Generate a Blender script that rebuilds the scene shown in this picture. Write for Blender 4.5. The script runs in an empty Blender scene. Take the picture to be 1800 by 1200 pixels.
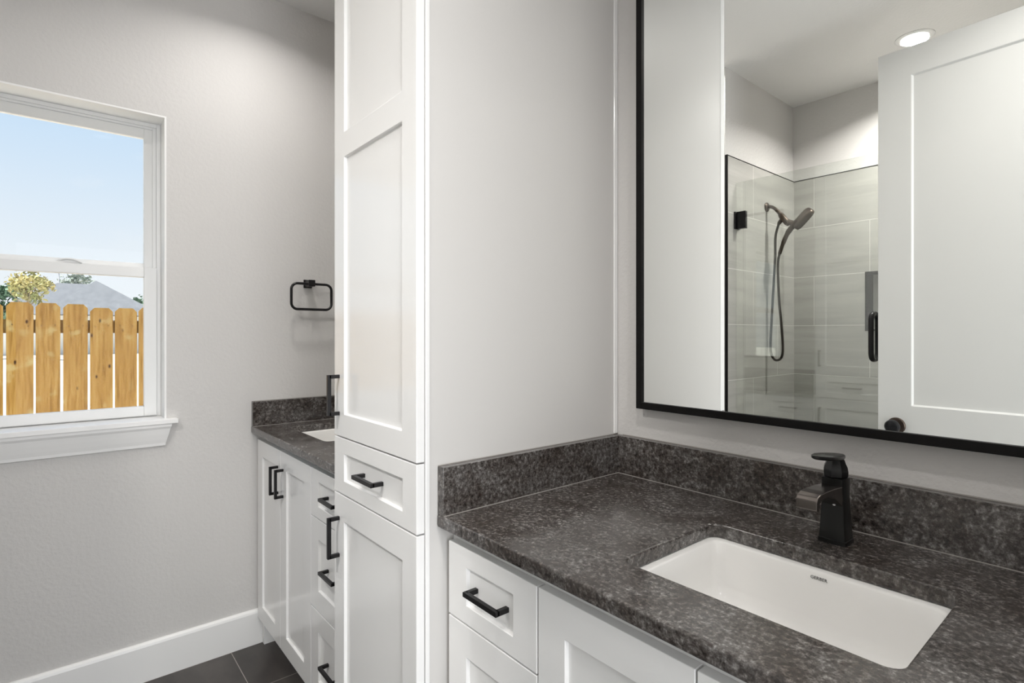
import bpy, bmesh, math, random
from mathutils import Vector, Matrix
random.seed(7)
S = bpy.context.scene
COL = S.collection

# ------------------------------------------------------------------ camera
cd = bpy.data.cameras.new('camera'); cam = bpy.data.objects.new('camera', cd); COL.objects.link(cam)
cam.location = (2.4211, -1.2055, 1.2812)
cam.rotation_euler = (math.pi/2, 0, 0.8755)
cd.sensor_width = 36.0; cd.lens = 959.41/1800*36.0
cd.shift_y = -13.77/1800
cd.clip_start = 0.02; cd.clip_end = 400
S.camera = cam

# ------------------------------------------------------------------ colour management
S.view_settings.view_transform = 'Standard'; S.view_settings.look = 'None'
S.view_settings.gamma = 1.0; S.view_settings.use_curve_mapping = False
S.view_settings.exposure = 0.28

# ------------------------------------------------------------------ sky
W = bpy.data.worlds.new('sky'); S.world = W; W.use_nodes = True
nt = W.node_tree; nt.nodes.clear()
out = nt.nodes.new('ShaderNodeOutputWorld'); bg = nt.nodes.new('ShaderNodeBackground')
tc = nt.nodes.new('ShaderNodeTexCoord'); sx = nt.nodes.new('ShaderNodeSeparateXYZ')
rp = nt.nodes.new('ShaderNodeValToRGB')
nt.links.new(tc.outputs['Generated'], sx.inputs[0]); nt.links.new(sx.outputs['Z'], rp.inputs[0])
e = rp.color_ramp.elements
e[0].position = 0.0; e[0].color = (0.95, 0.97, 1.0, 1)
e[1].position = 0.11; e[1].color = (0.88, 0.94, 1.0, 1)
for p_, c_ in ((0.28, (0.66, 0.82, 1.0, 1)), (0.38, (0.56, 0.77, 1.0, 1)), (1.0, (0.25, 0.45, 0.85, 1))):
    el = e.new(p_); el.color = c_
# soft clouds
mp = nt.nodes.new('ShaderNodeMapping'); mp.inputs['Scale'].default_value = (3.0, 3.0, 7.0)
nz = nt.nodes.new('ShaderNodeTexNoise'); nz.inputs['Scale'].default_value = 1.6; nz.inputs['Detail'].default_value = 6
cr = nt.nodes.new('ShaderNodeValToRGB'); cr.color_ramp.elements[0].position = 0.52; cr.color_ramp.elements[1].position = 0.72
mx = nt.nodes.new('ShaderNodeMixRGB'); mx.inputs[2].default_value = (0.93, 0.96, 1.0, 1)
ml = nt.nodes.new('ShaderNodeMath'); ml.operation = 'MULTIPLY'; ml.inputs[1].default_value = 0.6
nt.links.new(tc.outputs['Generated'], mp.inputs[0]); nt.links.new(mp.outputs[0], nz.inputs['Vector'])
nt.links.new(nz.outputs[0], cr.inputs[0]); nt.links.new(cr.outputs[0], ml.inputs[0]); nt.links.new(ml.outputs[0], mx.inputs[0])
nt.links.new(rp.outputs[0], mx.inputs[1]); nt.links.new(mx.outputs[0], bg.inputs[0])
bg.inputs[1].default_value = 0.81
nt.links.new(bg.outputs[0], out.inputs[0])

# ------------------------------------------------------------------ sun
sd = bpy.data.lights.new('sun', 'SUN'); sun = bpy.data.objects.new('sun', sd); COL.objects.link(sun)
sd.energy = 10.4; sd.angle = 0.009; sd.color = (1.0, 0.95, 0.87)
sdir = Vector((-0.16, 0.22, -0.96)).normalized()
sun.rotation_euler = sdir.to_track_quat('-Z', 'Y').to_euler(); sun.location = (6, -3, 9)

# recessed ceiling lights, some unseen and added as fill: (x, y, watts)
CANS = [(1.653, -1.988, 17.5), (0.88, -1.42, 2.6), (0.45, -0.62, 4.4), (2.2, -0.95, 5.6), (3.25, -1.05, 8.0)]
HALL_FILL = 34.0  # watts of the fill lamp added at the hall window
CAN_SPREAD = 145.0
CAN_COL = (1.0, 0.972, 0.94)
CEIL = 2.692

# ================================================================== helpers
def world_loc(o):
    v = Vector((0, 0, 0))
    while o is not None:
        v += Vector(o.location); o = o.parent
    return v

def obj(name, bm, mat, parent=None, bevel=0.0, seg=2, smooth=False, origin=None, ang=35):
    """link bm as ONE mesh object; coordinates are given in the room's own frame"""
    me = bpy.data.meshes.new(name)
    bmesh.ops.recalc_face_normals(bm, faces=bm.faces[:])
    if parent is not None:
        off = world_loc(parent)
    else:
        off = Vector(origin) if origin is not None else Vector((0, 0, 0))
    if off.length > 0:
        bmesh.ops.translate(bm, verts=bm.verts[:], vec=-off)
    if smooth:
        for f in bm.faces: f.smooth = True
        for ed in bm.edges:
            if len(ed.link_faces) == 2 and ed.calc_face_angle(0) > math.radians(ang): ed.smooth = False
    bm.to_mesh(me); bm.free()
    for m in (mat if isinstance(mat, (list, tuple)) else [mat]): me.materials.append(m)
    o = bpy.data.objects.new(name, me); COL.objects.link(o)
    if parent is not None: o.parent = parent
    else: o.location = off
    if bevel > 0:
        b = o.modifiers.new('bevel', 'BEVEL'); b.width = bevel; b.segments = seg
        b.limit_method = 'ANGLE'; b.angle_limit = math.radians(30); b.harden_normals = False
    return o

def tag(o, label, cat, group=None):
    o['label'] = label; o['category'] = cat
    if group: o['group'] = group
    return o

def thing(name, loc, label, cat, group=None):
    o = bpy.data.objects.new(name, None); COL.objects.link(o); o.location = loc
    o.empty_display_size = 0.05
    return tag(o, label, cat, group)

def struct(o, label=None):
    o['kind'] = 'structure'
    if label: o['label'] = label
    return o

def box(bm, x0, x1, y0, y1, z0, z1):
    v = [bm.verts.new((x, y, z)) for x in (x0, x1) for y in (y0, y1) for z in (z0, z1)]
    for f in ((0, 1, 3, 2), (4, 6, 7, 5), (0, 4, 5, 1), (2, 3, 7, 6), (0, 2, 6, 4), (1, 5, 7, 3)):
        bm.faces.new([v[i] for i in f])
    return v

def B(*boxes):
    bm = bmesh.new()
    for b in boxes: box(bm, *b)
    return bm

def loft(bm, loops, closed=True, cap0=False, cap1=False):
    rings = [[bm.verts.new(p) for p in lp] for lp in loops]
    n = len(rings[0])
    for a, b in zip(rings[:-1], rings[1:]):
        for i in range(n if closed else n-1):
            j = (i+1) % n
            bm.faces.new((a[i], a[j], b[j], b[i]))
    if cap0: bm.faces.new(rings[0][::-1])
    if cap1: bm.faces.new(rings[-1])
    return rings

def smooth_path(pts, n=8):
    P = [Vector(p) for p in pts]; res = []
    for i in range(len(P)-1):
        p0 = P[max(i-1, 0)]; p1 = P[i]; p2 = P[i+1]; p3 = P[min(i+2, len(P)-1)]
        for k in range(n):
            t = k/n
            res.append(0.5*((2*p1)+(p2-p0)*t+(2*p0-5*p1+4*p2-p3)*t*t+(3*p1-p0-3*p2+p3)*t*t*t))
    res.append(P[-1]); return res

def tube(bm, pts, rad, sides=12, closed=False, caps=True):
    P = [Vector(p) for p in pts]; n = len(P)
    R = rad if isinstance(rad, (list, tuple)) else [rad]*n
    loops = []; prev = None
    for i in range(n):
        if closed: t = (P[(i+1) % n]-P[i-1]).normalized()
        else: t = (P[min(i+1, n-1)]-P[max(i-1, 0)]).normalized()
        if prev is None:
            a = Vector((0, 0, 1)) if abs(t.z) < 0.9 else Vector((1, 0, 0))
            u = t.cross(a).normalized()
        else:
            u = (prev - t*prev.dot(t)).normalized()
        prev = u; w = t.cross(u)
        loops.append([P[i]+(u*math.cos(2*math.pi*k/sides)+w*math.sin(2*math.pi*k/sides))*R[i] for k in range(sides)])
    if closed: loops.append(loops[0])
    loft(bm, loops, True, caps and not closed, caps and not closed)
    if closed: bmesh.ops.remove_doubles(bm, verts=bm.verts[:], dist=1e-6)

def lathe(bm, prof, origin, axis, sides=32):
    """prof: (radius, distance along axis)"""
    ax = Vector(axis).normalized(); o = Vector(origin)
    a = Vector((0, 0, 1)) if abs(ax.z) < 0.9 else Vector((1, 0, 0))
    u = ax.cross(a).normalized(); w = ax.cross(u)
    loops = [[o+ax*h+(u*math.cos(2*math.pi*k/sides)+w*math.sin(2*math.pi*k/sides))*max(r, 1e-5) for k in range(sides)] for r, h in prof]
    loft(bm, loops, True, True, True)

def rrect(x0, x1, y0, y1, r, z, n=6):
    pts = []
    for cx, cy, a0 in ((x1-r, y1-r, 0), (x0+r, y1-r, 90), (x0+r, y0+r, 180), (x1-r, y0+r, 270)):
        for k in range(n+1):
            a = math.radians(a0+90*k/n)
            pts.append((cx+r*math.cos(a), cy+r*math.sin(a), z))
    return pts

def panel_slab(x0, x1, z0, z1, yf, th, panels, depth=0.008, slope=0.0015):
    """shaker front facing -y: flat frame with recessed panels [(x0,x1,z0,z1)]"""
    bm = bmesh.new()
    xs = sorted({x0, x1} | {p[0] for p in panels} | {p[1] for p in panels})
    zs = sorted({z0, z1} | {p[2] for p in panels} | {p[3] for p in panels})
    V = {}
    def v(x, y, z):
        k = (round(x, 6), round(y, 6), round(z, 6))
        if k not in V: V[k] = bm.verts.new(k)
        return V[k]
    yb = yf+th
    for i in range(len(xs)-1):
        for j in range(len(zs)-1):
            a, b, c, d = xs[i], xs[i+1], zs[j], zs[j+1]
            if any(abs(a-p[0]) < 1e-6 and abs(b-p[1]) < 1e-6 and abs(c-p[2]) < 1e-6 and abs(d-p[3]) < 1e-6 for p in panels):
                s = slope; o_ = [(a, c), (b, c), (b, d), (a, d)]; q = [(a+s, c+s), (b-s, c+s), (b-s, d-s), (a+s, d-s)]
                ov = [v(x, yf, z) for x, z in o_]; iv = [v(x, yf+depth, z) for x, z in q]
                bm.faces.new(iv)
                for k in range(4): bm.faces.new((ov[k], ov[(k+1) % 4], iv[(k+1) % 4], iv[k]))
            else:
                bm.faces.new([v(a, yf, c), v(b, yf, c), v(b, yf, d), v(a, yf, d)])
    # rim and back
    for i in range(len(xs)-1):
        bm.faces.new([v(xs[i], yf, z0), v(xs[i+1], yf, z0), v(xs[i+1], yb, z0), v(xs[i], yb, z0)])
        bm.faces.new([v(xs[i], yf, z1), v(xs[i+1], yf, z1), v(xs[i+1], yb, z1), v(xs[i], yb, z1)])
    for j in range(len(zs)-1):
        bm.faces.new([v(x0, yf, zs[j]), v(x0, yf, zs[j+1]), v(x0, yb, zs[j+1]), v(x0, yb, zs[j])])
        bm.faces.new([v(x1, yf, zs[j]), v(x1, yf, zs[j+1]), v(x1, yb, zs[j+1]), v(x1, yb, zs[j])])
    ring = [v(x, yb, z0) for x in xs]+[v(x1, yb, z) for z in zs[1:]]+[v(x, yb, z1) for x in xs[::-1][1:]]+[v(x0, yb, z) for z in zs[::-1][1:-1]]
    bm.faces.new(ring)
    return bm

# ================================================================== materials
def M(name, col, rough=0.5, metal=0.0, spec=0.5, coat=0.0):
    m = bpy.data.materials.new(name); m.use_nodes = True
    b = m.node_tree.nodes['Principled BSDF']
    b.inputs['Base Color'].default_value = (*col, 1); b.inputs['Roughness'].default_value = rough
    b.inputs['Metallic'].default_value = metal; b.inputs['Specular IOR Level'].default_value = spec
    if coat: b.inputs['Coat Weight'].default_value = coat; b.inputs['Coat Roughness'].default_value = 0.08
    return m
def N(m, t, **kw):
    n = m.node_tree.nodes.new(t)
    for k, v_ in kw.items():
        if k in n.inputs.keys(): n.inputs[k].default_value = v_
        else: setattr(n, k, v_)
    return n
def L(m, a, b): m.node_tree.links.new(a, b)
def bsdf(m): return m.node_tree.nodes['Principled BSDF']
def ramp(m, fac, stops):
    r = N(m, 'ShaderNodeValToRGB'); L(m, fac, r.inputs[0]); el = r.color_ramp.elements
    el[0].position, el[0].color = stops[0][0], (*stops[0][1], 1)
    el[1].position, el[1].color = stops[-1][0], (*stops[-1][1], 1)
    for p_, c_ in stops[1:-1]:
        q = el.new(p_); q.color = (*c_, 1)
    return r.outputs[0]
def bump(m, h, strength, dist):
    b = N(m, 'ShaderNodeBump'); b.inputs['Strength'].default_value = strength; b.inputs['Distance'].default_value = dist
    L(m, h, b.inputs['Height']); L(m, b.outputs[0], bsdf(m).inputs['Normal'])
def coords(m): return N(m, 'ShaderNodeTexCoord').outputs['Object']

def wall_paint(name, col, rough=0.6):
    m = M(name, col, rough, spec=0.3); c = coords(m)
    n1 = N(m, 'ShaderNodeTexNoise', Scale=75.0, Detail=3.0, Roughness=0.5); L(m, c, n1.inputs['Vector'])
    r = ramp(m, n1.outputs[0], [(0.40, (0, 0, 0)), (0.62, (1, 1, 1))])
    bump(m, r, 0.25, 0.0016)
    return m
PAINT = wall_paint('wall_paint', (0.615, 0.60, 0.585))
CEILP = wall_paint('ceiling_paint', (0.84, 0.83, 0.815))
WHITE_SHADED = M('white_shaded_side', (0.665, 0.65, 0.632), 0.38)  # tall cabinet's white, darkened and warmed so its side looks shaded
WHITE = M('white_lacquer', (0.90, 0.897, 0.89), 0.14, spec=0.5)
TRIMW = M('white_trim', (0.85, 0.845, 0.835), 0.35)
VINYL = M('white_vinyl', (0.83, 0.83, 0.82), 0.35)
DOORW = M('white_door_paint', (0.80, 0.80, 0.785), 0.4)
BLACK = M('black_metal', (0.018, 0.017, 0.018), 0.32, 0.6)
BLACKF = M('black_frame', (0.006, 0.0055, 0.0055), 0.5, spec=0.15)
BRONZE = M('oil_rubbed_bronze', (0.075, 0.056, 0.045), 0.36, 0.75)
FAUCETM = M('black_faucet', (0.012, 0.012, 0.012), 0.28, 0.3)
FAUCETP = M('dark_polished_spout', (0.16, 0.14, 0.13), 0.22, 0.9)
CERAMIC = M('white_ceramic', (0.86, 0.85, 0.83), 0.07, spec=0.6)
CHROME = M('chrome', (0.7, 0.7, 0.7), 0.1, 1.0)
INK = M('grey_ink', (0.05, 0.05, 0.05), 0.5)
RUBBER = M('drain_dark', (0.02, 0.02, 0.02), 0.4)
CAULK = M('grey_caulk', (0.34, 0.32, 0.30), 0.5)
HOUSEW = M('house_brick_wall', (0.75, 0.73, 0.70), 0.8)

def granite():
    m = M('dark_granite', (0.05, 0.05, 0.05), 0.2, spec=0.85); c = coords(m)
    n1 = N(m, 'ShaderNodeTexNoise', Scale=260.0, Detail=5.0, Roughness=0.8, Distortion=0.15); L(m, c, n1.inputs['Vector'])
    n2 = N(m, 'ShaderNodeTexNoise', Scale=11.0, Detail=6.0, Roughness=0.7, Distortion=0.8); L(m, c, n2.inputs['Vector'])
    n4 = N(m, 'ShaderNodeTexNoise', Scale=110.0, Detail=3.0, Roughness=0.65, Distortion=0.2); L(m, c, n4.inputs['Vector'])
    ad = N(m, 'ShaderNodeMath', operation='MULTIPLY_ADD'); L(m, n4.outputs[0], ad.inputs[0]); ad.inputs[1].default_value = 0.55
    sc = N(m, 'ShaderNodeMath', operation='MULTIPLY'); L(m, n1.outputs[0], sc.inputs[0]); sc.inputs[1].default_value = 0.45; L(m, sc.outputs[0], ad.inputs[2])
    base = ramp(m, ad.outputs[0], [(0.36, (0.013, 0.011, 0.010)), (0.45, (0.048, 0.042, 0.039)), (0.54, (0.105, 0.098, 0.093)), (0.66, (0.29, 0.28, 0.27))])
    mot = ramp(m, n2.outputs[0], [(0.36, (0.55, 0.48, 0.44)), (0.5, (0.92, 0.88, 0.86)), (0.64, (1.38, 1.39, 1.40))])
    mu = N(m, 'ShaderNodeMixRGB', blend_type='MULTIPLY'); mu.inputs[0].default_value = 1.0
    L(m, base, mu.inputs[1]); L(m, mot, mu.inputs[2])
    n3 = N(m, 'ShaderNodeTexNoise', Scale=48.0, Detail=2.0); L(m, c, n3.inputs['Vector'])
    spots = ramp(m, n3.outputs[0], [(0.68, (0, 0, 0)), (0.74, (0.8, 0.8, 0.8))])
    m2 = N(m, 'ShaderNodeMixRGB'); L(m, spots, m2.inputs[0]); L(m, mu.outputs[0], m2.inputs[1]); m2.inputs[2].default_value = (0.022, 0.011, 0.009, 1)
    L(m, m2.outputs[0], bsdf(m).inputs['Base Color'])
    rr = ramp(m, n1.outputs[0], [(0.35, (0.10, 0.10, 0.10)), (0.7, (0.22, 0.22, 0.22))]); L(m, rr, bsdf(m).inputs['Roughness'])
    bump(m, n1.outputs[0], 0.10, 0.0008)
    return m
GRANITE = granite()

def tile_mat(name, u_axis, u0, v_axis, v0, bw, bh, c1, c2, grout, rough, streak):
    m = M(name, c1, rough); c = coords(m)
    s = N(m, 'ShaderNodeSeparateXYZ'); L(m, c, s.inputs[0])
    def ax(a, o):
        n = N(m, 'ShaderNodeMath', operation='SUBTRACT'); L(m, s.outputs[a], n.inputs[0]); n.inputs[1].default_value = o; return n.outputs[0]
    cb = N(m, 'ShaderNodeCombineXYZ'); L(m, ax(u_axis, u0), cb.inputs[0]); L(m, ax(v_axis, v0), cb.inputs[1])
    br = N(m, 'ShaderNodeTexBrick', offset=0.5, offset_frequency=2, squash=1.0)
    br.inputs['Scale'].default_value = 1.0; br.inputs['Mortar Size'].default_value = 0.0016; br.inputs['Mortar Smooth'].default_value = 0.15
    br.inputs['Brick Width'].default_value = bw; br.inputs['Row Height'].default_value = bh; br.inputs['Bias'].default_value = 0.0
    L(m, cb.outputs[0], br.inputs['Vector'])
    mp = N(m, 'ShaderNodeMapping'); L(m, cb.outputs[0], mp.inputs[0]); mp.inputs['Scale'].default_value = streak
    nz = N(m, 'ShaderNodeTexNoise', Scale=3.0, Detail=5.0, Roughness=0.55, Distortion=0.4); L(m, mp.outputs[0], nz.inputs['Vector'])
    body = ramp(m, nz.outputs[0], [(0.35, c1), (0.65, c2)])
    mix = N(m, 'ShaderNodeMixRGB'); L(m, br.outputs['Fac'], mix.inputs[0]); L(m, body, mix.inputs[1]); mix.inputs[2].default_value = (*grout, 1)
    L(m, mix.outputs[0], bsdf(m).inputs['Base Color'])
    inv = N(m, 'ShaderNodeMath', operation='SUBTRACT'); inv.inputs[0].default_value = 1.0; L(m, br.outputs['Fac'], inv.inputs[1])
    bump(m, inv.outputs[0], 0.35, 0.0015)
    return m
TILE_SIDE = tile_mat('shower_tile_side', 'Y', -1.847, 'Z', 1.0335, 0.59, 0.297, (0.345, 0.335, 0.315), (0.43, 0.42, 0.395), (0.68, 0.67, 0.64), 0.3, (0.6, 6, 1))
TILE_BACK = tile_mat('shower_tile_back', 'X', 1.055, 'Z', 1.0335, 0.59, 0.297, (0.345, 0.335, 0.315), (0.43, 0.42, 0.395), (0.68, 0.67, 0.64), 0.3, (0.6, 6, 1))
TILE_FLOOR = tile_mat('floor_tile', 'X', 0.016, 'Y', -0.667, 0.60, 0.30, (0.032, 0.027, 0.025), (0.075, 0.066, 0.061), (0.30, 0.27, 0.25), 0.35, (1.2, 2.2, 1))

def glass(name, tint, f0):
    m = bpy.data.materials.new(name); m.use_nodes = True; t = m.node_tree; t.nodes.clear()
    o = t.nodes.new('ShaderNodeOutputMaterial'); mixs = t.nodes.new('ShaderNodeMixShader')
    tr = t.nodes.new('ShaderNodeBsdfTransparent'); tr.inputs[0].default_value = (*tint, 1)
    gl = t.nodes.new('ShaderNodeBsdfGlossy'); gl.inputs['Roughness'].default_value = 0.0; gl.inputs[0].default_value = (1, 1, 1, 1)
    lw = t.nodes.new('ShaderNodeLayerWeight'); lw.inputs['Blend'].default_value = 0.5
    pw = t.nodes.new('ShaderNodeMath'); pw.operation = 'POWER'; pw.inputs[1].default_value = 5.0
    fr = t.nodes.new('ShaderNodeMath'); fr.operation = 'MULTIPLY_ADD'; fr.inputs[1].default_value = 1.0-f0; fr.inputs[2].default_value = f0
    t.links.new(lw.outputs['Facing'], pw.inputs[0]); t.links.new(pw.outputs[0], fr.inputs[0])
    t.links.new(fr.outputs[0], mixs.inputs[0]); t.links.new(tr.outputs[0], mixs.inputs[1]); t.links.new(gl.outputs[0], mixs.inputs[2])
    t.links.new(mixs.outputs[0], o.inputs[0]); return m
PANE = glass('window_glass', (0.97, 0.98, 0.98), 0.002)
SHGLASS = glass('shower_glass', (0.955, 0.97, 0.955), 0.085)
MIRROR = M('mirror_silver', (0.93, 0.945, 0.925), 0.0, 1.0)

def lens_mat():
    m = bpy.data.materials.new('lit_lens'); m.use_nodes = True; b = bsdf(m)
    b.inputs['Base Color'].default_value = (0.9, 0.9, 0.9, 1); b.inputs['Emission Color'].default_value = (1, 0.96, 0.90, 1)
    b.inputs['Emission Strength'].default_value = 6.0; return m
LENS = lens_mat()

def wood():
    m = M('cedar_picket', (0.6, 0.36, 0.1), 0.75, spec=0.2)
    c = coords(m); oi = N(m, 'ShaderNodeObjectInfo')
    add = N(m, 'ShaderNodeVectorMath', operation='ADD'); L(m, c, add.inputs[0])
    sc = N(m, 'ShaderNodeVectorMath', operation='SCALE'); L(m, oi.outputs['Location'], sc.inputs[0]); sc.inputs['Scale'].default_value = 7.3
    L(m, sc.outputs[0], add.inputs[1])
    mp = N(m, 'ShaderNodeMapping'); L(m, add.outputs[0], mp.inputs[0]); mp.inputs['Scale'].default_value = (20, 20, 1.3)
    n = N(m, 'ShaderNodeTexNoise', Scale=3.2, Detail=6.0, Roughness=0.6, Distortion=0.5); L(m, mp.outputs[0], n.inputs['Vector'])
    g = ramp(m, n.outputs[0], [(0.33, (0.22, 0.112, 0.022)), (0.5, (0.33, 0.182, 0.043)), (0.68, (0.40, 0.25, 0.078))])
    mp2 = N(m, 'ShaderNodeMapping'); L(m, add.outputs[0], mp2.inputs[0]); mp2.inputs['Scale'].default_value = (15, 15, 7)
    v = N(m, 'ShaderNodeTexVoronoi', Scale=1.0); L(m, mp2.outputs[0], v.inputs['Vector'])
    k = ramp(m, v.outputs['Distance'], [(0.06, (1, 1, 1)), (0.13, (0, 0, 0))])
    mk = N(m, 'ShaderNodeMixRGB'); L(m, k, mk.inputs[0]); L(m, g, mk.inputs[1]); mk.inputs[2].default_value = (0.05, 0.022, 0.009, 1)
    n2 = N(m, 'ShaderNodeTexNoise', Scale=9.0, Detail=3.0); L(m, add.outputs[0], n2.inputs['Vector'])
    p = ramp(m, n2.outputs[0], [(0.60, (0, 0, 0)), (0.70, (0.55, 0.55, 0.55))])
    mk2 = N(m, 'ShaderNodeMixRGB'); L(m, p, mk2.inputs[0]); L(m, mk.outputs[0], mk2.inputs[1]); mk2.inputs[2].default_value = (0.46, 0.38, 0.18, 1)
    L(m, mk2.outputs[0], bsdf(m).inputs['Base Color'])
    bump(m, n.outputs[0], 0.2, 0.002); return m
WOOD = wood()
NAIL = M('nail_head', (0.05, 0.03, 0.02), 0.6)

def shingle():
    m = M('grey_shingles', (0.4, 0.4, 0.42), 0.9); c = coords(m)
    n = N(m, 'ShaderNodeTexNoise', Scale=2.2, Detail=6.0, Roughness=0.7); L(m, c, n.inputs['Vector'])
    L(m, ramp(m, n.outputs[0], [(0.35, (0.082, 0.089, 0.101)), (0.65, (0.122, 0.131, 0.145))]), bsdf(m).inputs['Base Color']); return m
SHINGLE = shingle()
def leafmat(name, a, b):
    m = M(name, a, 0.7); g = N(m, 'ShaderNodeTexNoise', Scale=1.2, Detail=3.0); L(m, coords(m), g.inputs['Vector'])
    L(m, ramp(m, g.outputs[0], [(0.4, a), (0.6, b)]), bsdf(m).inputs['Base Color']); return m
LEAF_Y = leafmat('yellow_green_leaves', (0.25, 0.27, 0.11), (0.40, 0.34, 0.14))
LEAF_G = leafmat('green_leaves', (0.075, 0.14, 0.09), (0.16, 0.25, 0.165))
LEAF_P = leafmat('pale_leaves', (0.17, 0.22, 0.19), (0.25, 0.28, 0.24))
BARK = M('bark', (0.22, 0.17, 0.12), 0.9)
def groundmat():
    m = M('dry_pale_ground', (0.7, 0.66, 0.58), 0.95); n = N(m, 'ShaderNodeTexNoise', Scale=3.0, Detail=5.0); L(m, coords(m), n.inputs['Vector'])
    L(m, ramp(m, n.outputs[0], [(0.3, (0.52, 0.50, 0.45)), (0.7, (0.62, 0.60, 0.55))]), bsdf(m).inputs['Base Color']); return m
GROUND = groundmat()
SIDING = M('outside_wall', (0.7, 0.68, 0.65), 0.8)

# ================================================================== the room
XR = 2.63          # right wall
YS = -1.56         # end of the shower's stub wall
XS = 0.927         # shower side wall face
YB = -2.379        # shower back wall face
H = CEIL
WY0, WY1, WZ0, WZ1 = -1.757, -0.887, 0.950, 2.101     # window opening

struct(obj('floor', B((-0.14, XR+1.4, YB-0.12, 0.12, -0.06, 0.0)), TILE_FLOOR), 'dark brown tile floor with pale grout')
struct(obj('ceiling', B((-0.14, XR+1.4, YB-0.12, 0.12, H, H+0.12)), CEILP), 'light grey textured ceiling')
struct(obj('wall_left', B((-0.14, 0, WY1, 0.12, 0, H), (-0.14, 0, YB-0.12, WY0, 0, H), (-0.14, 0, WY0, WY1, 0, WZ0-0.012), (-0.14, 0, WY0, WY1, WZ1, H)), PAINT), 'light grey textured wall with the window')
struct(obj('wall_back', B((0, XR, 0, 0.12, 0, H)), PAINT), 'light grey textured wall behind the vanities')
DY0, DY1, DZ = -1.435, -0.66, 2.46                     # doorway in the right wall
struct(obj('wall_right', B((XR, XR+0.12, DY1, 0.12, 0, H), (XR, XR+0.12, YB-0.12, DY0, 0, H), (XR, XR+0.12, DY0, DY1, DZ, H)), PAINT), 'light grey wall with the doorway beside the camera')
HX = XR+1.28
struct(obj('wall_hall', B((HX, XR+1.4, -0.45, 0.12, 0, H), (HX, XR+1.4, YB-0.12, -1.65, 0, H), (HX, XR+1.4, -1.65, -0.45, 0, 0.25), (HX, XR+1.4, -1.65, -0.45, 2.15, H), (XR+0.12, XR+1.28, 0, 0.12, 0, H), (XR+0.12, XR+1.28, YB-0.12, YB, 0, H)), PAINT), 'hall wall beyond the doorway')
struct(obj('wall_shower_side', B((XS-0.12, XS, YB, YS, 0, H)), PAINT), 'grey end wall of the shower, seen in the mirror')
struct(obj('wall_front', B((0, XS, YB-0.12, YB, 0, H)), PAINT), 'grey wall facing the vanities beyond the window')
TZ = 2.2215
NX0, NX1, NZ0, NZ1 = 1.3306, 1.62, 1.30, 1.6276       # niche
TT = 0.011
struct(obj('wall_shower_back', B((XS, XR, YB-0.12, YB-0.10, 0, H), (XS, NX0, YB-0.10, YB, 0, H), (NX1, XR, YB-0.10, YB, 0, H), (NX0, NX1, YB-0.10, YB, 0, NZ0), (NX0, NX1, YB-0.10, YB, NZ1, H)), PAINT), 'painted wall above the shower tile')
struct(obj('wall_shower_tile_back', B((XS, NX0, YB, YB+TT, 0, TZ), (NX1, XR, YB, YB+TT, 0, TZ), (NX0, NX1, YB, YB+TT, 0, NZ0), (NX0, NX1, YB, YB+TT, NZ1, TZ)), TILE_BACK), 'large grey shower tile facing the mirror')
struct(obj('wall_shower_tile_side', B((XS, XS+TT, YB+TT, YS-0.004, 0, TZ)), TILE_SIDE), 'large grey shower tile behind the shower head')
struct(obj('trim_1', B((XS-0.001, XS+TT+0.002, YS-0.006, YS+0.0005, 0, TZ+0.004), (XS, XS+TT+0.002, YB+TT, YS-0.004, TZ, TZ+0.004), (XS+TT, XR, YB, YB+TT+0.002, TZ, TZ+0.004)), BLACKF), 'thin black metal edge around the shower tile')
struct(obj('trim_2', B((NX0-0.004, NX0+0.006, YB-0.09, YB+TT+0.002, NZ0-0.004, NZ1+0.004), (NX1-0.006, NX1+0.004, YB-0.09, YB+TT+0.002, NZ0-0.004, NZ1+0.004), (NX0, NX1, YB-0.09, YB+TT+0.002, NZ1-0.006, NZ1+0.004), (NX0, NX1, YB-0.09, YB+TT+0.002, NZ0-0.004, NZ0+0.006)), BLACKF), 'black edged niche frame in the shower wall')
# baseboard with a softened top
bm = bmesh.new()
prof = [(0.0, 0.0), (0.016, 0.0), (0.016, 0.128), (0.0135, 0.136), (0.006, 0.142), (0.0, 0.142)]
loft(bm, [[(x, YB, z) for x, z in prof], [(x, -0.548, z) for x, z in prof]], True, True, True)
struct(obj('baseboard_left', bm, TRIMW, bevel=0.001), 'tall white baseboard under the window')
bm = bmesh.new()
prof = [(YB, 0.0), (YB+0.016, 0.0), (YB+0.016, 0.128), (YB+0.0135, 0.136), (YB+0.006, 0.142), (YB, 0.142)]
loft(bm, [[(0.016, y, z) for y, z in prof], [(XS-0.12, y, z) for y, z in prof]], True, True, True)
struct(obj('baseboard_front', bm, TRIMW, bevel=0.001))

# ------------------------------------------------------------------ window
win = bpy.data.objects.new('window_1', None); COL.objects.link(win); win.location = (0, (WY0+WY1)/2, WZ0)
struct(win, 'white single hung window with sash lock, fence seen through it')
JT = 0.006
obj('window_jamb', B((-0.14, 0.0006, WY1-JT, WY1, WZ0, WZ1), (-0.14, 0.0006, WY0, WY0+JT, WZ0, WZ1), (-0.14, 0.0006, WY0+JT, WY1-JT, WZ1-JT, WZ1)), TRIMW, win)
def frame_boxes(x0, x1, ya, yb, za, zb, w, wb=None, wt=None):
    wb = w if wb is None else wb; wt = w if wt is None else wt
    return [(x0, x1, ya, ya+w, za, zb), (x0, x1, yb-w, yb, za, zb), (x0, x1, ya+w, yb-w, za, za+wb), (x0, x1, ya+w, yb-w, zb-wt, zb)]
ja, jb = WY0+JT, WY1-JT
bmf = B(*frame_boxes(-0.138, -0.098, ja, jb, 0.962, WZ1-JT, 0.014))
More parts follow.
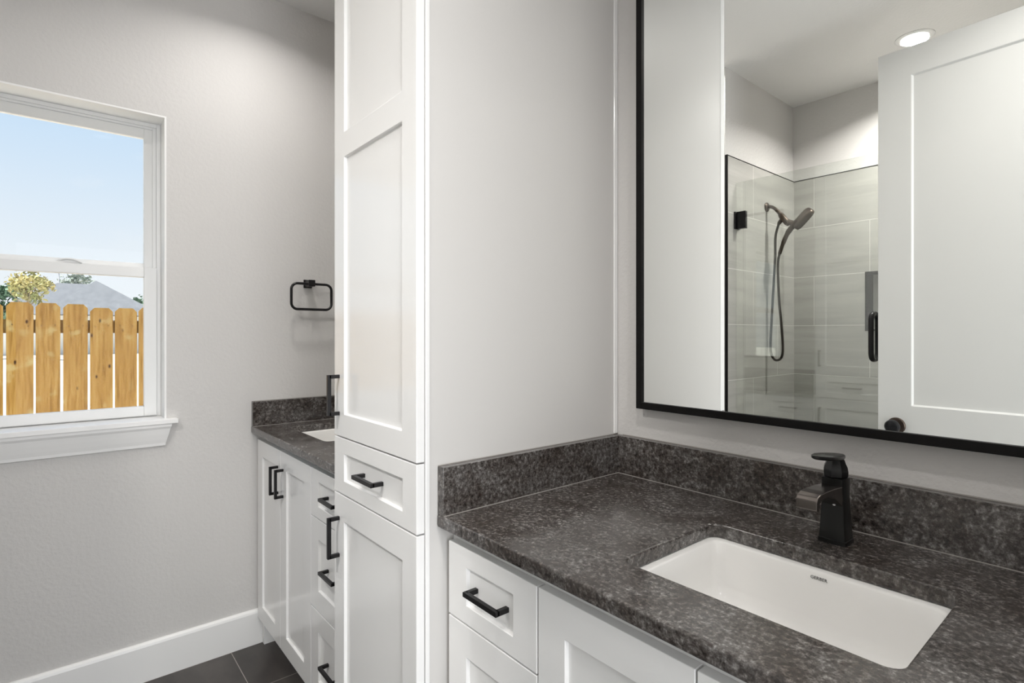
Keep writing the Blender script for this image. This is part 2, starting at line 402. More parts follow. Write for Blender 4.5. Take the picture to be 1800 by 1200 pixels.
for b in frame_boxes(-0.138, -0.106, ja+0.014, jb-0.014, 0.972, WZ1-JT-0.012, 0.012, 0.012, 0.010): box(bmf, *b)
obj('window_frame', bmf, VINYL, win, bevel=0.0015)
ga, gb = -1.6975, -0.9465     # glass edges
us = obj('upper_sash', B(*frame_boxes(-0.136, -0.114, ja+0.024, jb-0.024, 1.512, WZ1-JT-0.020, (jb-0.024)-gb, 0.041, (WZ1-JT-0.020)-2.037)), VINYL, win, bevel=0.002)
obj('window_pane', B((-0.127, -0.123, ga-0.004, gb+0.004, 1.549, 2.041)), PANE, us)
ls = obj('lower_sash', B(*frame_boxes(-0.114, -0.086, ja+0.0145, jb-0.0145, 0.966, 1.535, (jb-0.0145)-gb+0.002, 0.037, 0.038)), VINYL, win, bevel=0.002)
obj('window_pane', B((-0.102, -0.098, ga-0.006, gb+0.002, 1.001, 1.500)), PANE, ls)
for yl in (0.0, -0.304):
    bm = bmesh.new()
    tube(bm, smooth_path([(-0.092, -1.204+yl, 1.537), (-0.088, -1.19+yl, 1.545), (-0.084, -1.17+yl, 1.5475), (-0.084, -1.15+yl, 1.544), (-0.088, -1.136+yl, 1.537)], 5), 0.0042, 10)
    box(bm, -0.106, -0.087, -1.208+yl, -1.132+yl, 1.535, 1.539)
    obj('sash_lock', bm, VINYL, ls, smooth=True)
sa, sb = -1.7925, -0.8515
sill = bmesh.new()
box(sill, -0.138, 0.0, ja, jb, 0.944, 0.962); box(sill, 0.0, 0.031, sa, sb, 0.944, 0.962)
obj('window_sill', sill, TRIMW, win, bevel=0.002)
bm = bmesh.new()
ap = [(0.0, 0.944, -0.8725), (0.027, 0.944, -0.8725), (0.0265, 0.934, -0.8735), (0.022, 0.925, -0.8765), (0.018, 0.905, -0.881), (0.0135, 0.885, -0.8865), (0.010, 0.872, -0.8895), (0.009, 0.862, -0.892), (0.0, 0.859, -0.892)]
l0 = [(x, y, z) for x, z, y in ap]; l1 = [(x, WY0+WY1-y, z) for x, z, y in ap]
loft(bm, [l1, l0], True, True, True)
obj('sill_apron', bm, TRIMW, win)

# unseen hall window added opposite the doorway to hold a fill lamp
hw = bpy.data.objects.new('fill_window', None); COL.objects.link(hw); hw.location = (HX+0.06, -1.05, 0.25)
struct(hw, 'added hall window opposite the doorway, unseen, holding the fill lamp')
def frame_boxes2(x0, x1, ya, yb, za, zb, w):
    return [(x0, x1, ya, ya+w, za, zb), (x0, x1, yb-w, yb, za, zb), (x0, x1, ya+w, yb-w, za, za+w), (x0, x1, ya+w, yb-w, zb-w, zb)]
obj('window_frame', B(*frame_boxes2(HX+0.02, HX+0.10, -1.65, -0.45, 0.25, 2.15, 0.05)), VINYL, hw)
obj('window_pane', B((HX+0.058, HX+0.062, -1.60, -0.50, 0.30, 2.10)), PANE, hw)
hl = bpy.data.lights.new('hall_fill_lamp', 'AREA'); hl.shape = 'RECTANGLE'; hl.size = 1.1; hl.size_y = 1.8; hl.energy = HALL_FILL; hl.color = (0.96, 0.98, 1.0)  # added area lamp, brightens the room through the doorway
ho = bpy.data.objects.new('hall_fill_lamp', hl); COL.objects.link(ho); ho.location = (HX+0.01, -1.05, 1.2); ho.rotation_euler = (math.radians(90), 0, math.radians(90))

# ------------------------------------------------------------------ open door seen in the mirror
DW = 0.914; dang = math.radians(2.88)
door = bpy.data.objects.new('door_1', None); COL.objects.link(door)
door.location = (1.646, -1.494, 0.012); door.rotation_euler = (0, 0, dang)
struct(door, 'white two panel door standing open, reflected in the mirror')
def local(bm_, name, mat, parent, **kw):
    me_o = obj(name, bm_, mat, None, **kw); me_o.parent = parent; me_o.location = (0, 0, 0); return me_o
# front faces +y: build facing -y then turn round
def door_slab():
    bm = panel_slab(-DW, 0, 0, 2.428, 0.0, 0.035, [(-DW+0.118, -0.118, 0.19, 0.845), (-DW+0.118, -0.118, 0.978, 2.312)], 0.009, 0.005)
    bmesh.ops.rotate(bm, verts=bm.verts[:], cent=(0, 0, 0), matrix=Matrix.Rotation(math.pi, 3, 'Z'))
    return bm
slab = local(door_slab(), 'door_slab', DOORW, door, bevel=0.0015)
bm = bmesh.new(); lathe(bm, [(0.0, 0.0), (0.033, 0.0), (0.033, 0.004), (0.030, 0.008), (0.012, 0.010)], (0.0665, 0, 0.893), (0, 1, 0))
kr = local(bm, 'door_rosette', BRONZE, door, smooth=True)
bm = bmesh.new(); lathe(bm, [(0.0, 0.008), (0.011, 0.009), (0.010, 0.022), (0.015, 0.028), (0.024, 0.034), (0.0275, 0.043), (0.027, 0.052), (0.022, 0.060), (0.012, 0.064), (0.0, 0.065)], (0.0665, 0, 0.893), (0, 1, 0))
local(bm, 'door_knob', M('black_knob', (0.012, 0.012, 0.014), 0.15, 0.5), door, smooth=True)
local(B((-0.0012, 0.0, -0.030, -0.005, 0.865, 0.921)), 'latch_plate', BRONZE, door)
for hz in (0.25, 1.2, 2.2):
    bm = bmesh.new(); lathe(bm, [(0.007, 0), (0.007, 0.1)], (DW+0.006, -0.002, hz), (0, 0, 1), 12); local(bm, 'door_hinge', BRONZE, door)

# ================================================================== cabinets
def handle(parent, x, y, z, vertical, length=0.106, out_=0.032, t=0.0095):
    """square bar pull on a face at y (facing -y), centred at x, z"""
    h2 = length/2; q = t/2
    if vertical:
        bm = B((x-q, x+q, y-out_, y-out_+t, z-h2, z+h2), (x-q, x+q, y-out_+t*0.5, y, z+h2-t, z+h2), (x-q, x+q, y-out_+t*0.5, y, z-h2, z-h2+t))
    else:
        bm = B((x-h2, x+h2, y-out_, y-out_+t, z-q, z+q), (x-h2, x-h2+t, y-out_+t*0.5, y, z-q, z+q), (x+h2-t, x+h2, y-out_+t*0.5, y, z-q, z+q))
    return obj('handle', bm, BLACK, parent, bevel=0.0008)

ST = 0.064
def front(name, parent, x0, x1, z0, z1, yf, th, panels=None):
    if panels is None: panels = [(x0+ST, x1-ST, z0+ST*(0.59 if z1-z0 < 0.2 else 1.0), z1-ST*(0.59 if z1-z0 < 0.2 else 1.0))]
    return obj(name, panel_slab(x0, x1, z0, z1, yf, th, panels), WHITE, parent, bevel=0.0012)

YF, YD = -0.548, -0.568
def carcass(parent, x0, x1, left_foot):
    zt = 0.8715
    bm = B((x0, x0+0.018, YF+0.018, -0.001, 0.108, zt), (x1-0.018, x1, YF+0.018, -0.001, 0.108, zt), (x0+0.018, x1-0.018, -0.013, -0.001, 0.108, zt),
           (x0+0.018, x1-0.018, YF+0.018, -0.013, 0.108, 0.126), (x0, x1, -0.50, -0.482, 0.0, 0.108), (x0, x0+0.018, -0.482, -0.001, 0, 0.108), (x1-0.018, x1, -0.482, -0.001, 0, 0.108))
    if left_foot: box(bm, x0, x0+0.036, YF, -0.50, 0, 0.108)
    obj('carcass', bm, WHITE, parent)
    obj('face_frame', B((x0, x1, YF, YF+0.018, 0.108, zt)), WHITE, parent)

# far vanity (beside the window wall)
far = thing('vanity_cabinet', (0.5, -0.28, 0), 'white vanity cabinet between the window wall and the tall cabinet', 'vanity cabinet')
carcass(far, 0.002, 0.9995, True)
d = front('door', far, 0.018, 0.3145, 0.113, 0.8465, YD, YD*-1-0.548)
handle(d, 0.2845, YD, 0.733, True)
d = front('door', far, 0.3175, 0.630, 0.113, 0.8465, YD, 0.02)
handle(d, 0.3475, YD, 0.733, True)
for z0, z1 in ((0.694, 0.8465), (0.400, 0.6905), (0.113, 0.3965)):
    d = front('drawer', far, 0.6335, 0.985, z0, z1, YD, 0.02)
    handle(d, 0.809, YD+0.008, (z0+z1)/2+0.002, False)

# near vanity
near = thing('vanity_cabinet', (2.03, -0.28, 0), 'white vanity cabinet in the foreground under the faucet and mirror', 'vanity cabinet')
carcass(near, 1.4365, XR-0.002, False)
for z0, z1 in ((0.692, 0.8442), (0.400, 0.6885), (0.113, 0.3965)):
    d = front('drawer', near, 1.448, 1.7235, z0, z1, YD, 0.02)
    handle(d, 1.5862, YD+0.008, (z0+z1)/2, False)
for x0, x1, hx in ((1.7275, 2.0285, 1.998), (2.0315, 2.332, 2.062)):
    d = front('door', near, x0, x1, 0.113, 0.8445, YD, 0.02)
    handle(d, hx, YD, 0.733, True)
for z0, z1 in ((0.692, 0.8442), (0.400, 0.6885), (0.113, 0.3965)):
    d = front('drawer', near, 2.336, 2.61, z0, z1, YD, 0.02)
    handle(d, 2.473, YD+0.008, (z0+z1)/2, False)

# tall linen cabinet
TX0, TX1, TYF, TYD = 1.0005, 1.4343, -0.6164, -0.637
tall = thing('linen_cabinet', (1.217, -0.31, 0), 'tall white linen cabinet standing between the two vanities', 'cabinet')
obj('carcass', B((TX0, TX1, TYF+0.0095, -0.001, 0.0, H-0.002)), WHITE_SHADED, tall)
obj('face_frame', B((TX0, TX1+0.0012, TYF, TYF+0.0095, 0.0, H-0.002)), WHITE, tall, bevel=0.0012)
obj('scribe_trim', B((TX1, TX1+0.005, -0.0155, -0.001, 1.0035, H-0.002)), WHITE, tall, bevel=0.002)
d = front('door', tall, 1.0015, 1.4327, 1.014, 2.62, TYD, 0.019, [(1.0635, 1.3705, 1.073, 1.737), (1.0635, 1.3705, 1.801, 2.555)])
handle(d, 1.032, TYD, 1.121, True)
d = front('drawer', tall, 1.0015, 1.4327, 0.866, 1.0105, TYD, 0.019, [(1.0635, 1.3735, 0.9012, 0.9706)])
handle(d, 1.2165, TYD+0.008, 0.936, False)
d = front('door', tall, 1.0015, 1.4327, 0.113, 0.8622, TYD, 0.019, [(1.0635, 1.3725, 0.178, 0.7953)])
handle(d, 1.032, TYD, 0.7505, True)

# ================================================================== countertops and sinks
CT, CB = 0.900, 0.8735
def slab_with_hole(x0, x1, y0, y1, hole):
    bm = bmesh.new()
    def loop(pts):
        vs = [bm.verts.new(p) for p in pts]
        return [bm.edges.new((vs[i], vs[(i+1) % len(vs)])) for i in range(len(vs))]
    e1 = loop([(x0, y0, CT), (x1, y0, CT), (x1, y1, CT), (x0, y1, CT)])
    e2 = loop(rrect(*hole, 0.022, CT, 6))
    bmesh.ops.triangle_fill(bm, edges=e1+e2, use_beauty=True)
    r = bmesh.ops.extrude_face_region(bm, geom=bm.faces[:])
    bmesh.ops.translate(bm, verts=[g for g in r['geom'] if isinstance(g, bmesh.types.BMVert)], vec=(0, 0, CB-CT))
    return bm
HN = (1.835, 2.2295, -0.475, -0.188)
HF = (0.1255, 0.52, -0.475, -0.188)
YC = -0.5897
def counter(x0, x1, hole, label, loc, splash_l):
    t = thing('countertop', loc, label, 'countertop')
    obj('stone_slab', slab_with_hole(x0, x1, YC, -0.0015, hole), GRANITE, t, bevel=0.0042, seg=4)
    a = x0+0.0215 if splash_l else x0
    obj('backsplash', B((a, x1, -0.0215, -0.0015, CT, 1.0015)), GRANITE, t, bevel=0.001)
    if splash_l: obj('side_splash', B((x0, x0+0.0215, YC+0.002, -0.0015, CT, 1.0015)), GRANITE, t, bevel=0.001)
    bm = B((a, x1, -0.0235, -0.0213, CT, CT+0.0010))
    box(bm, a, x1, -0.0025, -0.0003, 1.0012, 1.0035)
    if splash_l:
        box(bm, x0+0.0213, x0+0.0232, YC+0.003, -0.0215, CT, CT+0.0010)
        box(bm, x0-0.0003, x0+0.0015, YC+0.003, -0.0015, 1.0012, 1.0030)
    obj('caulk_bead', bm, CAULK, t)
    return t
ctn = counter(TX1+0.0014, XR-0.001, HN, 'dark speckled granite countertop in the foreground with rectangular sink cutout', (2.03, -0.3, CB), True)
ctf = counter(0.001, TX0-0.0005, HF, 'small dark granite countertop under the towel ring, beyond the tall cabinet', (0.5, -0.3, CB), True)

def sink(hole, label):
    x0, x1, y0, y1 = hole; cx, cy = (x0+x1)/2, (y0+y1)/2
    t = thing('sink', (cx, cy, 0.74), label, 'sink')
    bm = bmesh.new(); loops = []
    zr = CB-0.0005
    for ins, z, r in ((-0.02, zr-0.012, 0.03), (-0.02, zr, 0.03), (0.009, zr, 0.020), (0.0115, zr-0.001, 0.021), (0.0135, zr-0.004, 0.022), (0.016, zr-0.03, 0.023), (0.020, zr-0.080, 0.025), (0.024, zr-0.096, 0.027), (0.034, zr-0.106, 0.032), (0.055, zr-0.111, 0.045), (0.085, zr-0.115, 0.045), (0.12, zr-0.118, 0.022)):
        ry = min(ins, (y1-y0)/2-0.03)
        loops.append(rrect(x0+ins, x1-ins, y0+ry, y1-ry, min(r, (y1-y0)/2-ry-0.002), z, 6))
    n = len(loops[0])
    loops.append([(cx+0.024*math.cos(2*math.pi*k/n+0.4), cy+0.024*math.sin(2*math.pi*k/n+0.4), zr-0.120) for k in range(n)])
    loft(bm, loops, True, False, True)
    o = obj('basin', bm, CERAMIC, t, smooth=True, ang=50)
    sm = o.modifiers.new('solid', 'SOLIDIFY'); sm.thickness = 0.008; sm.offset = -1
    bm = bmesh.new(); lathe(bm, [(0.0, 0.0), (0.023, 0.0), (0.023, 0.003), (0.019, 0.004), (0.0, 0.005)], (cx, cy, zr-0.1195), (0, 0, 1), 24)
    obj('drain', bm, CHROME, t, smooth=True)
    return t, o
sn, bas = sink(HN, 'white rectangular undermount sink in the foreground countertop, below the faucet')
sf, _ = sink(HF, 'white sink in the far countertop, partly hidden by the tall cabinet')
# maker's lettering on the basin's back wall
cu = bpy.data.curves.new('lettering', 'FONT'); cu.body = 'GERBER'; cu.size = 0.0074; cu.align_x = 'CENTER'; cu.align_y = 'CENTER'; cu.extrude = 0.0002
cu.space_character = 1.05
tmp = bpy.data.objects.new('lettering_curve', cu); COL.objects.link(tmp)
bpy.context.view_layer.update()
lm = bpy.data.meshes.new_from_object(tmp.evaluated_get(bpy.context.evaluated_depsgraph_get()))
bpy.data.objects.remove(tmp); bpy.data.curves.remove(cu)
lm.name = 'lettering'; lm.materials.clear(); lm.materials.append(INK)
let = bpy.data.objects.new('lettering', lm); COL.objects.link(let); let.parent = bas
let.rotation_euler = (math.radians(84), 0, 0)
let.location = Vector((2.040, -0.2035, 0.8615))-world_loc(sn)
let['label'] = 'small dark GERBER lettering'

# ------------------------------------------------------------------ faucet
fx, fy = 2.032, -0.106
fa = thing('faucet', (fx, fy, CT), 'matte black single lever faucet behind the foreground sink', 'faucet')
def sq(cx, cy, hx, hy, z, r): return rrect(cx-hx, cx+hx, cy-hy, cy+hy, r, z, 3)
bm = bmesh.new()
loft(bm, [sq(fx, fy, 0.0235, 0.0205, CT, 0.002), sq(fx, fy, 0.0235, 0.0205, CT+0.0075, 0.002), sq(fx, fy, 0.0222, 0.0192, CT+0.0085, 0.002),
          sq(fx, fy, 0.0180, 0.0165, CT+0.085, 0.003), sq(fx, fy, 0.0185, 0.0180, CT+0.105, 0.004), sq(fx, fy, 0.0190, 0.0190, CT+0.119, 0.006)], True, True, True)
obj('body', bm, FAUCETM, fa, smooth=True, ang=25)
bm = bmesh.new()
lathe(bm, [(0.0195, 0.1195), (0.0205, 0.121), (0.0212, 0.130), (0.0195, 0.139), (0.0165, 0.145), (0.0150, 0.1505), (0.0120, 0.1525)], (fx, fy, CT), (0, 0, 1), 8)
obj('collar', bm, FAUCETM, fa, smooth=True, ang=20)
# lever: long oval plate rising slightly forward
bm = bmesh.new(); loops = []
tops = []
for (zz, k) in ((0.0, 0.90), (0.0025, 1.0), (0.0065, 1.0), (0.0085, 0.90)):
    lp = []
    for i in range(28):
        a = 2*math.pi*i/28; s = math.sin(a); c_ = math.cos(a)
        yy = -0.030+0.060*c_*k; wid = 0.0185*(1-0.12*c_)*k
        lp.append((fx+wid*s, fy+yy-0.0, CT+0.152+zz+(0.030-yy-0.03)*0.13*0.9))
    loops.append(lp)
loft(bm, loops, True, True, True); obj('lever', bm, FAUCETM, fa, smooth=True, ang=40)
# spout: broad flat arm with a turned-down lip
bm = bmesh.new()
prof_t = [(-0.118, 1.006), (-0.16, 1.0095), (-0.195, 1.0105), (-0.218, 1.0100), (-0.230, 1.0065), (-0.2345, 1.000), (-0.2355, 0.985)]
prof_b = [(-0.226, 0.984), (-0.2235, 0.9935), (-0.217, 0.9985), (-0.205, 1.0), (-0.185, 0.999), (-0.160, 0.992), (-0.140, 0.980), (-0.118, 0.968)]
prof = prof_t+prof_b; hw = 0.0172
loft(bm, [[(fx-hw, y, z) for y, z in prof], [(fx+hw, y, z) for y, z in prof]], True, True, True)
obj('spout', bm, FAUCETP, fa, bevel=0.0015)
bm = bmesh.new(); lathe(bm, [(0.0, 0), (0.0028, 0), (0.0028, 0.0012), (0, 0.0016)], (fx+0.004, fy-0.0183, CT+0.073), (0, -1, 0), 12)
obj('set_screw', bm, CHROME, fa, smooth=True)

# ------------------------------------------------------------------ mirror
MZ0, MZ1, fw_ = 1.0845, 2.27, 0.0175
def wall_mirror(MX0, MX1, label):
    mi = thing('mirror', ((MX0+MX1)/2, -0.016, MZ0), label, 'mirror')
    obj('frame', B((MX0, MX0+fw_, -0.032, -0.002, MZ0, MZ1), (MX1-fw_, MX1, -0.032, -0.002, MZ0, MZ1), (MX0+fw_, MX1-fw_, -0.032, -0.002, MZ0, MZ0+fw_), (MX0+fw_, MX1-fw_, -0.032, -0.002, MZ1-fw_, MZ1)), BLACKF, mi, bevel=0.0008)
    obj('mirror_glass', B((MX0+fw_-0.002, MX1-fw_+0.002, -0.026, -0.022, MZ0+fw_-0.002, MZ1-fw_+0.002)), MIRROR, mi)
wall_mirror(1.5248, 2.5352, 'large black framed mirror on the wall above the foreground vanity')
wall_mirror(0.07, 0.57, 'narrow mirror above the far vanity, a bright patch reflected in the shower glass')

# ------------------------------------------------------------------ towel ring
tr = thing('towel_ring', (0, -0.358, 1.498), 'black square towel ring on the wall above the far vanity', 'towel ring')
bm = bmesh.new()
ya, yb_, za, zb_ = -0.4430, -0.2700, 1.3860, 1.4960; r = 0.026; pts = []
for cy, cz, a0 in ((yb_-r, zb_-r, 0), (ya+r, zb_-r, 90), (ya+r, za+r, 180), (yb_-r, za+r, 270)):
    for k in range(9):
        a = math.radians(a0+90*k/8); pts.append((0.050, cy+r*math.cos(a), cz+r*math.sin(a)))
tube(bm, pts, 0.0056, 10, True); obj('ring', bm, BLACK, tr, smooth=True)
obj('mount_post', B((0.0, 0.058, -0.372, -0.344, 1.4855, 1.5135)), BLACK, tr, bevel=0.0015)
obj('wall_plate', B((0.0005, 0.007, -0.376, -0.340, 1.4815, 1.5175)), BLACK, tr, bevel=0.0015)

# ================================================================== shower things, seen in the mirror
YG = -1.658
GROT = math.radians(-1.7)
sh = thing('shower_door', (0.9345, YG, 0), 'frameless clear glass shower door, reflected in the mirror', 'shower door')
bm = B((0.9345, 1.632, YG-0.005, YG+0.005, 0.022, 2.092)); obj('glass_panel', bm, SHGLASS, sh)
for hz in (1.888, 0.30):
    bm = B((0.9375, 0.992, YG-0.012, YG+0.012, hz-0.046, hz+0.046), (0.9375, 0.946, YG-0.028, YG+0.028, hz-0.046, hz+0.046))
    obj('hinge', bm, BLACK, sh, bevel=0.002)
for s in (-1, 1):
    zc_, hl_, so_ = 1.2675, 0.103, 0.046
    pts = [(1.578, YG+s*0.004, zc_+hl_)]+[(1.578, YG+s*(so_-0.034+0.034*math.sin(a_)), zc_+hl_-0.034+0.034*math.cos(a_)) for a_ in [math.pi/2*k/6 for k in range(7)]]
    pts += [(1.578, yy, 2*zc_-zz) for _, yy, zz in pts[::-1]]
    bm = bmesh.new(); tube(bm, pts, 0.0112, 12); obj('pull_handle', bm, BLACK, sh, smooth=True)
sh.rotation_euler = (0, 0, GROT)
fp = tag(obj('fixed_glass_panel', B((1.638, XR-0.002, YG-0.005, YG+0.005, 0.02, 2.092)), SHGLASS, origin=(2.1, YG, 0.02)), 'fixed clear glass shower panel behind the open white door', 'shower panel')
fp.location = (2.1, YG, 0.02)
struct(obj('trim_3', B((XS+TT+0.003, XR, YG-0.05, YG+0.05, 0, 0.02)), TILE_BACK), 'low shower curb')

ys = -2.003
hd = thing('hand_shower', (XS+TT, ys, 2.013), 'bronze hand shower with hose on the tiled shower wall, in the mirror', 'shower head')
bm = bmesh.new(); lathe(bm, [(0.0, 0), (0.026, 0), (0.026, 0.006), (0.020, 0.011), (0.011, 0.013)], (XS+TT, ys, 2.013), (1, 0, 0), 24)
obj('flange', bm, BRONZE, hd, smooth=True)
bm = bmesh.new(); tube(bm, smooth_path([(XS+TT, ys, 2.013), (0.962, ys, 2.011), (0.985, ys, 1.998), (1.010, ys, 1.968), (1.028, ys, 1.944)], 6), 0.0095, 12)
obj('shower_arm', bm, BRONZE, hd, smooth=True)
bm = bmesh.new(); tube(bm, [(1.016, ys, 1.960), (1.024, ys, 1.948), (1.040, ys, 1.926), (1.058, ys, 1.902), (1.066, ys, 1.892)], [0.013, 0.0165, 0.0165, 0.0165, 0.011], 14)
tube(bm, [(1.030, ys, 1.934), (1.012, ys, 1.912), (1.006, ys, 1.903)], [0.012, 0.011, 0.008], 12)
tube(bm, [(1.046, ys, 1.918), (1.074, ys, 1.903), (1.092, ys, 1.893)], [0.013, 0.015, 0.017], 12)
obj('diverter', bm, BRONZE, hd, smooth=True)
# hand shower: handle rising into an oval head tilted towards the room
hs_axis = (Vector((1.193, ys, 1.950))-Vector((1.013, ys, 1.735))).normalized()
bm = bmesh.new()
tube(bm, smooth_path([(1.013, ys, 1.735), (1.030, ys, 1.785), (1.055, ys, 1.842), (1.085, ys, 1.880), (1.115, ys, 1.905)], 5), [0.010]*6+[0.0125]*5+[0.015]*5+[0.019]*5, 14)
obj('hand_grip', bm, BRONZE, hd, smooth=True)
bm = bmesh.new()
c0 = Vector((1.140, ys, 1.915)); ax1 = Vector((0.66, 0.05, 0.75)).normalized(); nrm = Vector((0.44, -0.76, -0.46)).normalized()
ax1 = (ax1-nrm*ax1.dot(nrm)).normalized(); ax2 = nrm.cross(ax1)
def sup(a, b, k, n=32, ex=0.55):
    r_ = []
    for i in range(n):
        t_ = 2*math.pi*i/n; c_, s_ = math.cos(t_), math.sin(t_)
        r_.append((a*k*math.copysign(abs(c_)**ex, c_), b*k*math.copysign(abs(s_)**ex, s_)))
    return r_
def ring_at(h, k): return [c0+nrm*h+ax1*p_+ax2*q_ for p_, q_ in sup(0.064, 0.036, k)]
loft(bm, [ring_at(-0.019, 0.60), ring_at(-0.017, 0.82), ring_at(-0.010, 0.96), ring_at(0.0, 1.0), ring_at(0.011, 1.0), ring_at(0.0135, 0.95)], True, True, True)
sprayh = obj('spray_head', bm, BRONZE, hd, smooth=True, ang=45)
bm = bmesh.new(); loft(bm, [ring_at(0.0130, 0.84), ring_at(0.0150, 0.84)], True, True, True)
obj('spray_face', bm, M('dark_nozzle_face', (0.03, 0.03, 0.03), 0.4), sprayh)
bm = bmesh.new()
tube(bm, smooth_path([(1.008, ys, 1.906), (0.990, ys, 1.835), (0.986, ys-0.004, 1.72), (0.974, ys-0.01, 1.55), (0.962, ys-0.012, 1.36), (0.957, ys-0.01, 1.21), (0.966, ys-0.005, 1.158), (0.985, ys, 1.133), (1.006, ys, 1.131), (1.026, ys+0.004, 1.15), (1.034, ys+0.006, 1.20), (1.026, ys+0.005, 1.32), (1.013, ys+0.003, 1.45), (1.004, ys, 1.60), (1.004, ys, 1.69), (1.013, ys, 1.738)], 6), 0.0068, 10)
obj('shower_hose', bm, M('bronze_hose', (0.06, 0.05, 0.045), 0.3, 0.8), hd, smooth=True)

# ================================================================== recessed lights
LBL = ['round recessed ceiling light over the shower, glowing in the mirror', 'unseen recessed ceiling light added between the window and the shower', 'recessed ceiling light above the far vanity', 'unseen recessed ceiling light added beside the open white door', 'unseen recessed ceiling light added in the hall beyond the doorway']  # all but the shower and far vanity lights are added fill
for (cx, cy, w), lb in zip(CANS, LBL):
    t = thing('recessed_light', (cx, cy, CEIL), lb, 'ceiling light', 'recessed ceiling lights')
    bm = bmesh.new()
    prof = [(0.079, -0.0005), (0.079, -0.003), (0.074, -0.006), (0.060, -0.0065), (0.056, -0.004), (0.056, -0.0008)]
    loft(bm, [[(cx+r*math.cos(2*math.pi*k/40), cy+r*math.sin(2*math.pi*k/40), CEIL+h) for k in range(40)] for r, h in prof])
    obj('trim_ring', bm, TRIMW, t, smooth=True)
    bm = bmesh.new(); lathe(bm, [(0.0, -0.0006), (0.0555, -0.0006), (0.0555, -0.003), (0, -0.0035)], (cx, cy, CEIL), (0, 0, 1), 40)
    obj('lens', bm, LENS, t)
    ld = bpy.data.lights.new('lamp', 'AREA'); ld.shape = 'DISK'; ld.size = 0.11; ld.energy = w; ld.color = CAN_COL; ld.spread = math.radians(CAN_SPREAD)
    lo_ = bpy.data.objects.new('lamp', ld); COL.objects.link(lo_); lo_.parent = t; lo_.location = (0, 0, -0.012)

# ================================================================== outdoors
GZ = -0.32
struct(obj('floor_yard', B((-90, -0.14, -60, 60, GZ-0.1, GZ)), GROUND), 'pale dry ground outside')
fe = thing('picket_fence', (-2.27, -1.17, GZ), 'tan dog-eared wooden picket fence outside the window', 'fence')
fxx = -2.27
edges = [(-1.599, -1.465), (-1.451, -1.3203), (-1.3102, -1.1868), (-1.1722, -1.0431), (-1.0308, -0.9048), (-0.8935, -0.7665)]
tops = [1.478, 1.483, 1.482, 1.479, 1.458, 1.460]
y = -1.599
while y > -3.3:
    edges.insert(0, (y-0.147, y-0.012)); tops.insert(0, 1.48+random.uniform(-0.006, 0.004)); y -= 0.147
y = -0.7564
while y < 0.9:
    edges.append((y, y+0.131)); tops.append(1.470+random.uniform(-0.008, 0.005)); y += 0.1435
for (a, b), tz in zip(edges, tops):
    c_ = 0.026; bm = bmesh.new()
    pr = [(a, GZ+0.04), (b, GZ+0.04), (b, tz-c_), (b-c_*0.9, tz), (a+c_*0.9, tz), (a, tz-c_)]
    loft(bm, [[(fxx, yy, zz) for yy, zz in pr], [(fxx-0.016, yy, zz) for yy, zz in pr]], True, True, True)
    po = bpy.data.objects.new('picket', bpy.data.meshes.new('picket'))
    mid = Vector((fxx, (a+b)/2, GZ))
    bmesh.ops.recalc_face_normals(bm, faces=bm.faces[:]); bmesh.ops.translate(bm, verts=bm.verts[:], vec=-mid)
    bm.to_mesh(po.data); bm.free(); po.data.materials.append(WOOD); COL.objects.link(po); po.parent = fe; po.location = mid-Vector(fe.location)
    bm = bmesh.new()
    bm.free()
    for yy in (a+0.028, b-0.026):
        bm = bmesh.new(); lathe(bm, [(0.0, 0), (0.0032, 0), (0.0032, 0.0012), (0, 0.0014)], (fxx, yy, 1.335+random.uniform(-0.006, 0.006)), (1, 0, 0), 8)
        no = obj('nail', bm, NAIL, None); no.parent = po
        no.location = Vector((0, 0, 0))-mid
for z0 in (1.285, 0.52, -0.2):
    obj('rail', B((fxx-0.055, fxx-0.0165, edges[0][0], edges[-1][1], z0, z0+0.088)), WOOD, fe)
for yy in (-2.55, -0.15):
    obj('post', B((fxx-0.145, fxx-0.056, yy-0.045, yy+0.045, GZ, 1.42)), WOOD, fe)

# neighbour's house
nh = thing('house', (-60, 0.9, GZ), 'pale house with a grey hipped shingle roof beyond the fence', 'house')
bm = B((-66, -52.0, -4.4, 6.0, GZ, 2.75)); obj('house_wall', bm, HOUSEW, nh)
bm = bmesh.new()
def V3(*p): return bm.verts.new(p)
# main hip
ev = 2.7
a_, b_, c2, d2 = V3(-50.5, -5.0, ev), V3(-50.5, 5.4, ev), V3(-67, 5.4, ev), V3(-67, -5.0, ev)
r0, r1 = V3(-56.5, -1.15, 5.50), V3(-56.5, 2.0, 5.50)
bm.faces.new((a_, b_, r1, r0)); bm.faces.new((b_, c2, r1)); bm.faces.new((c2, d2, r0, r1)); bm.faces.new((d2, a_, r0)); bm.faces.new((a_, d2, c2, b_))
mainroof = obj('roof', bm, SHINGLE, nh)
bm = bmesh.new()
a_, b_, c2, d2 = V3(-49.8, -2.2, ev), V3(-49.8, 5.6, ev), V3(-64, 5.6, ev), V3(-64, -2.2, ev)
r0, r1 = V3(-54.6, 1.30, 5.70), V3(-60.5, 1.75, 5.75)
bm.faces.new((a_, b_, r0)); bm.faces.new((b_, c2, r1, r0)); bm.faces.new((c2, d2, r1)); bm.faces.new((d2, a_, r0, r1)); bm.faces.new((a_, d2, c2, b_))
obj('roof_hip', bm, SHINGLE, nh)
bm = bmesh.new(); lathe(bm, [(0.05, 0), (0.05, 1.0), (0.09, 1.0), (0.09, 1.08)], (-56.5, -1.06, 5.3), (0, 0, 1), 10)
obj('vent_pipe', bm, M('pipe_grey', (0.5, 0.5, 0.52), 0.6), nh)

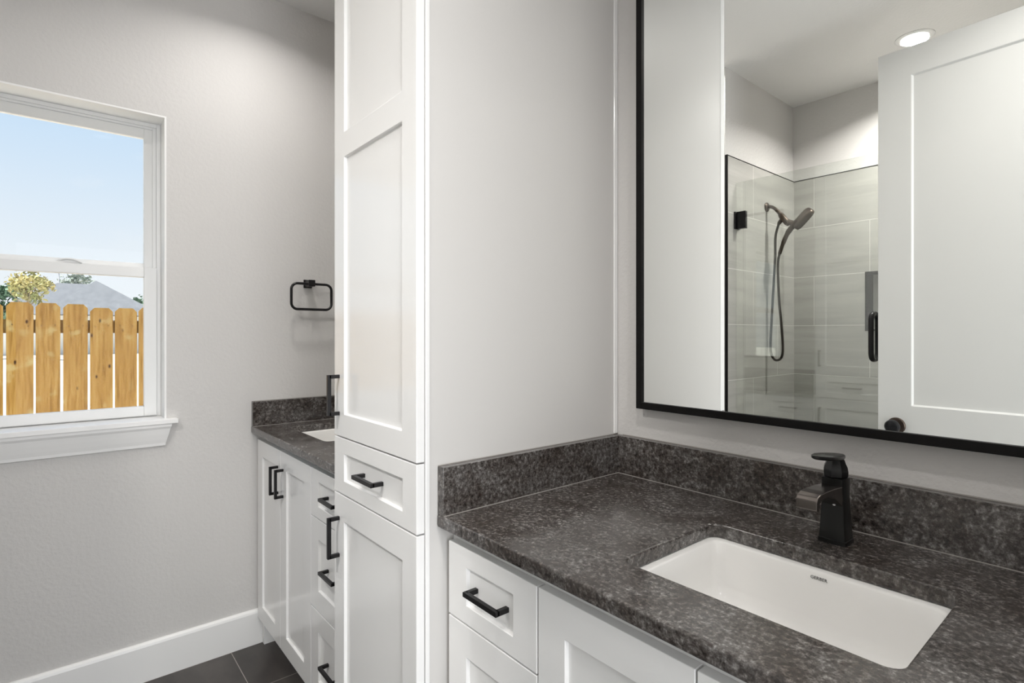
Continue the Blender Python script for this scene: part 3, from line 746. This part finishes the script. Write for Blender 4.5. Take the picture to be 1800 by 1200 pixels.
def tree(name, x, y, h, cw, ch, mat, n, leaf, label, base=0.45, group=None):
    t = thing(name, (x, y, GZ), label, 'tree', group)
    bm = bmesh.new(); tube(bm, smooth_path([(x, y, GZ), (x+0.1, y+0.05, GZ+h*0.4), (x, y-0.05, GZ+h*0.8)], 5), [0.02*h*(1-0.07*i) for i in range(11)], 8)
    for k in range(7):
        a = 2*math.pi*k/7+random.random(); z_ = GZ+h*random.uniform(0.4, 0.7)
        tube(bm, [(x, y, z_), (x+cw*0.3*math.cos(a), y+cw*0.3*math.sin(a), z_+ch*0.15), (x+cw*0.7*math.cos(a), y+cw*0.7*math.sin(a), z_+ch*0.4)], [0.008*h, 0.005*h, 0.002*h], 6)
    obj('trunk', bm, BARK, t, smooth=True)
    bm = bmesh.new()
    cl = []
    for k in range(16):
        while True:
            p = Vector((random.uniform(-1, 1), random.uniform(-1, 1), random.uniform(-1, 1)))
            if p.length <= 1: break
        cl.append(Vector((x+p.x*cw*0.75, y+p.y*cw*0.75, GZ+h-ch*0.5+p.z*ch*0.42)))
    for i in range(n):
        c = random.choice(cl); p = Vector((random.gauss(0, 1), random.gauss(0, 1), random.gauss(0, 1)))*0.14*min(cw, ch)
        q = c+p; u = Vector((random.uniform(-1, 1), random.uniform(-1, 1), random.uniform(-1, 1))).normalized(); w = u.orthogonal().normalized()
        s = leaf*random.uniform(0.6, 1.3)
        bm.faces.new([bm.verts.new(v_) for v_ in (q-u*s, q+w*s*0.55, q+u*s, q-w*s*0.55)])
    obj('foliage', bm, mat, t); return t
tree('tree', -40, -2.5, 5.9, 1.3, 2.6, LEAF_Y, 900, 0.14, 'loose yellow-green tree to the left of the grey roof')
tree('tree', -44, -4.0, 4.6, 1.6, 2.2, LEAF_G, 1800, 0.16, 'low dark green tree at the left edge of the window')
tree('tree', -75, 0.3, 8.6, 2.2, 3.4, LEAF_P, 500, 0.2, 'pale thin tree rising behind the grey roof')
tree('tree', -80, 6.1, 6.0, 2.3, 3.4, LEAF_G, 1800, 0.24, 'green tree to the right of the grey roof')
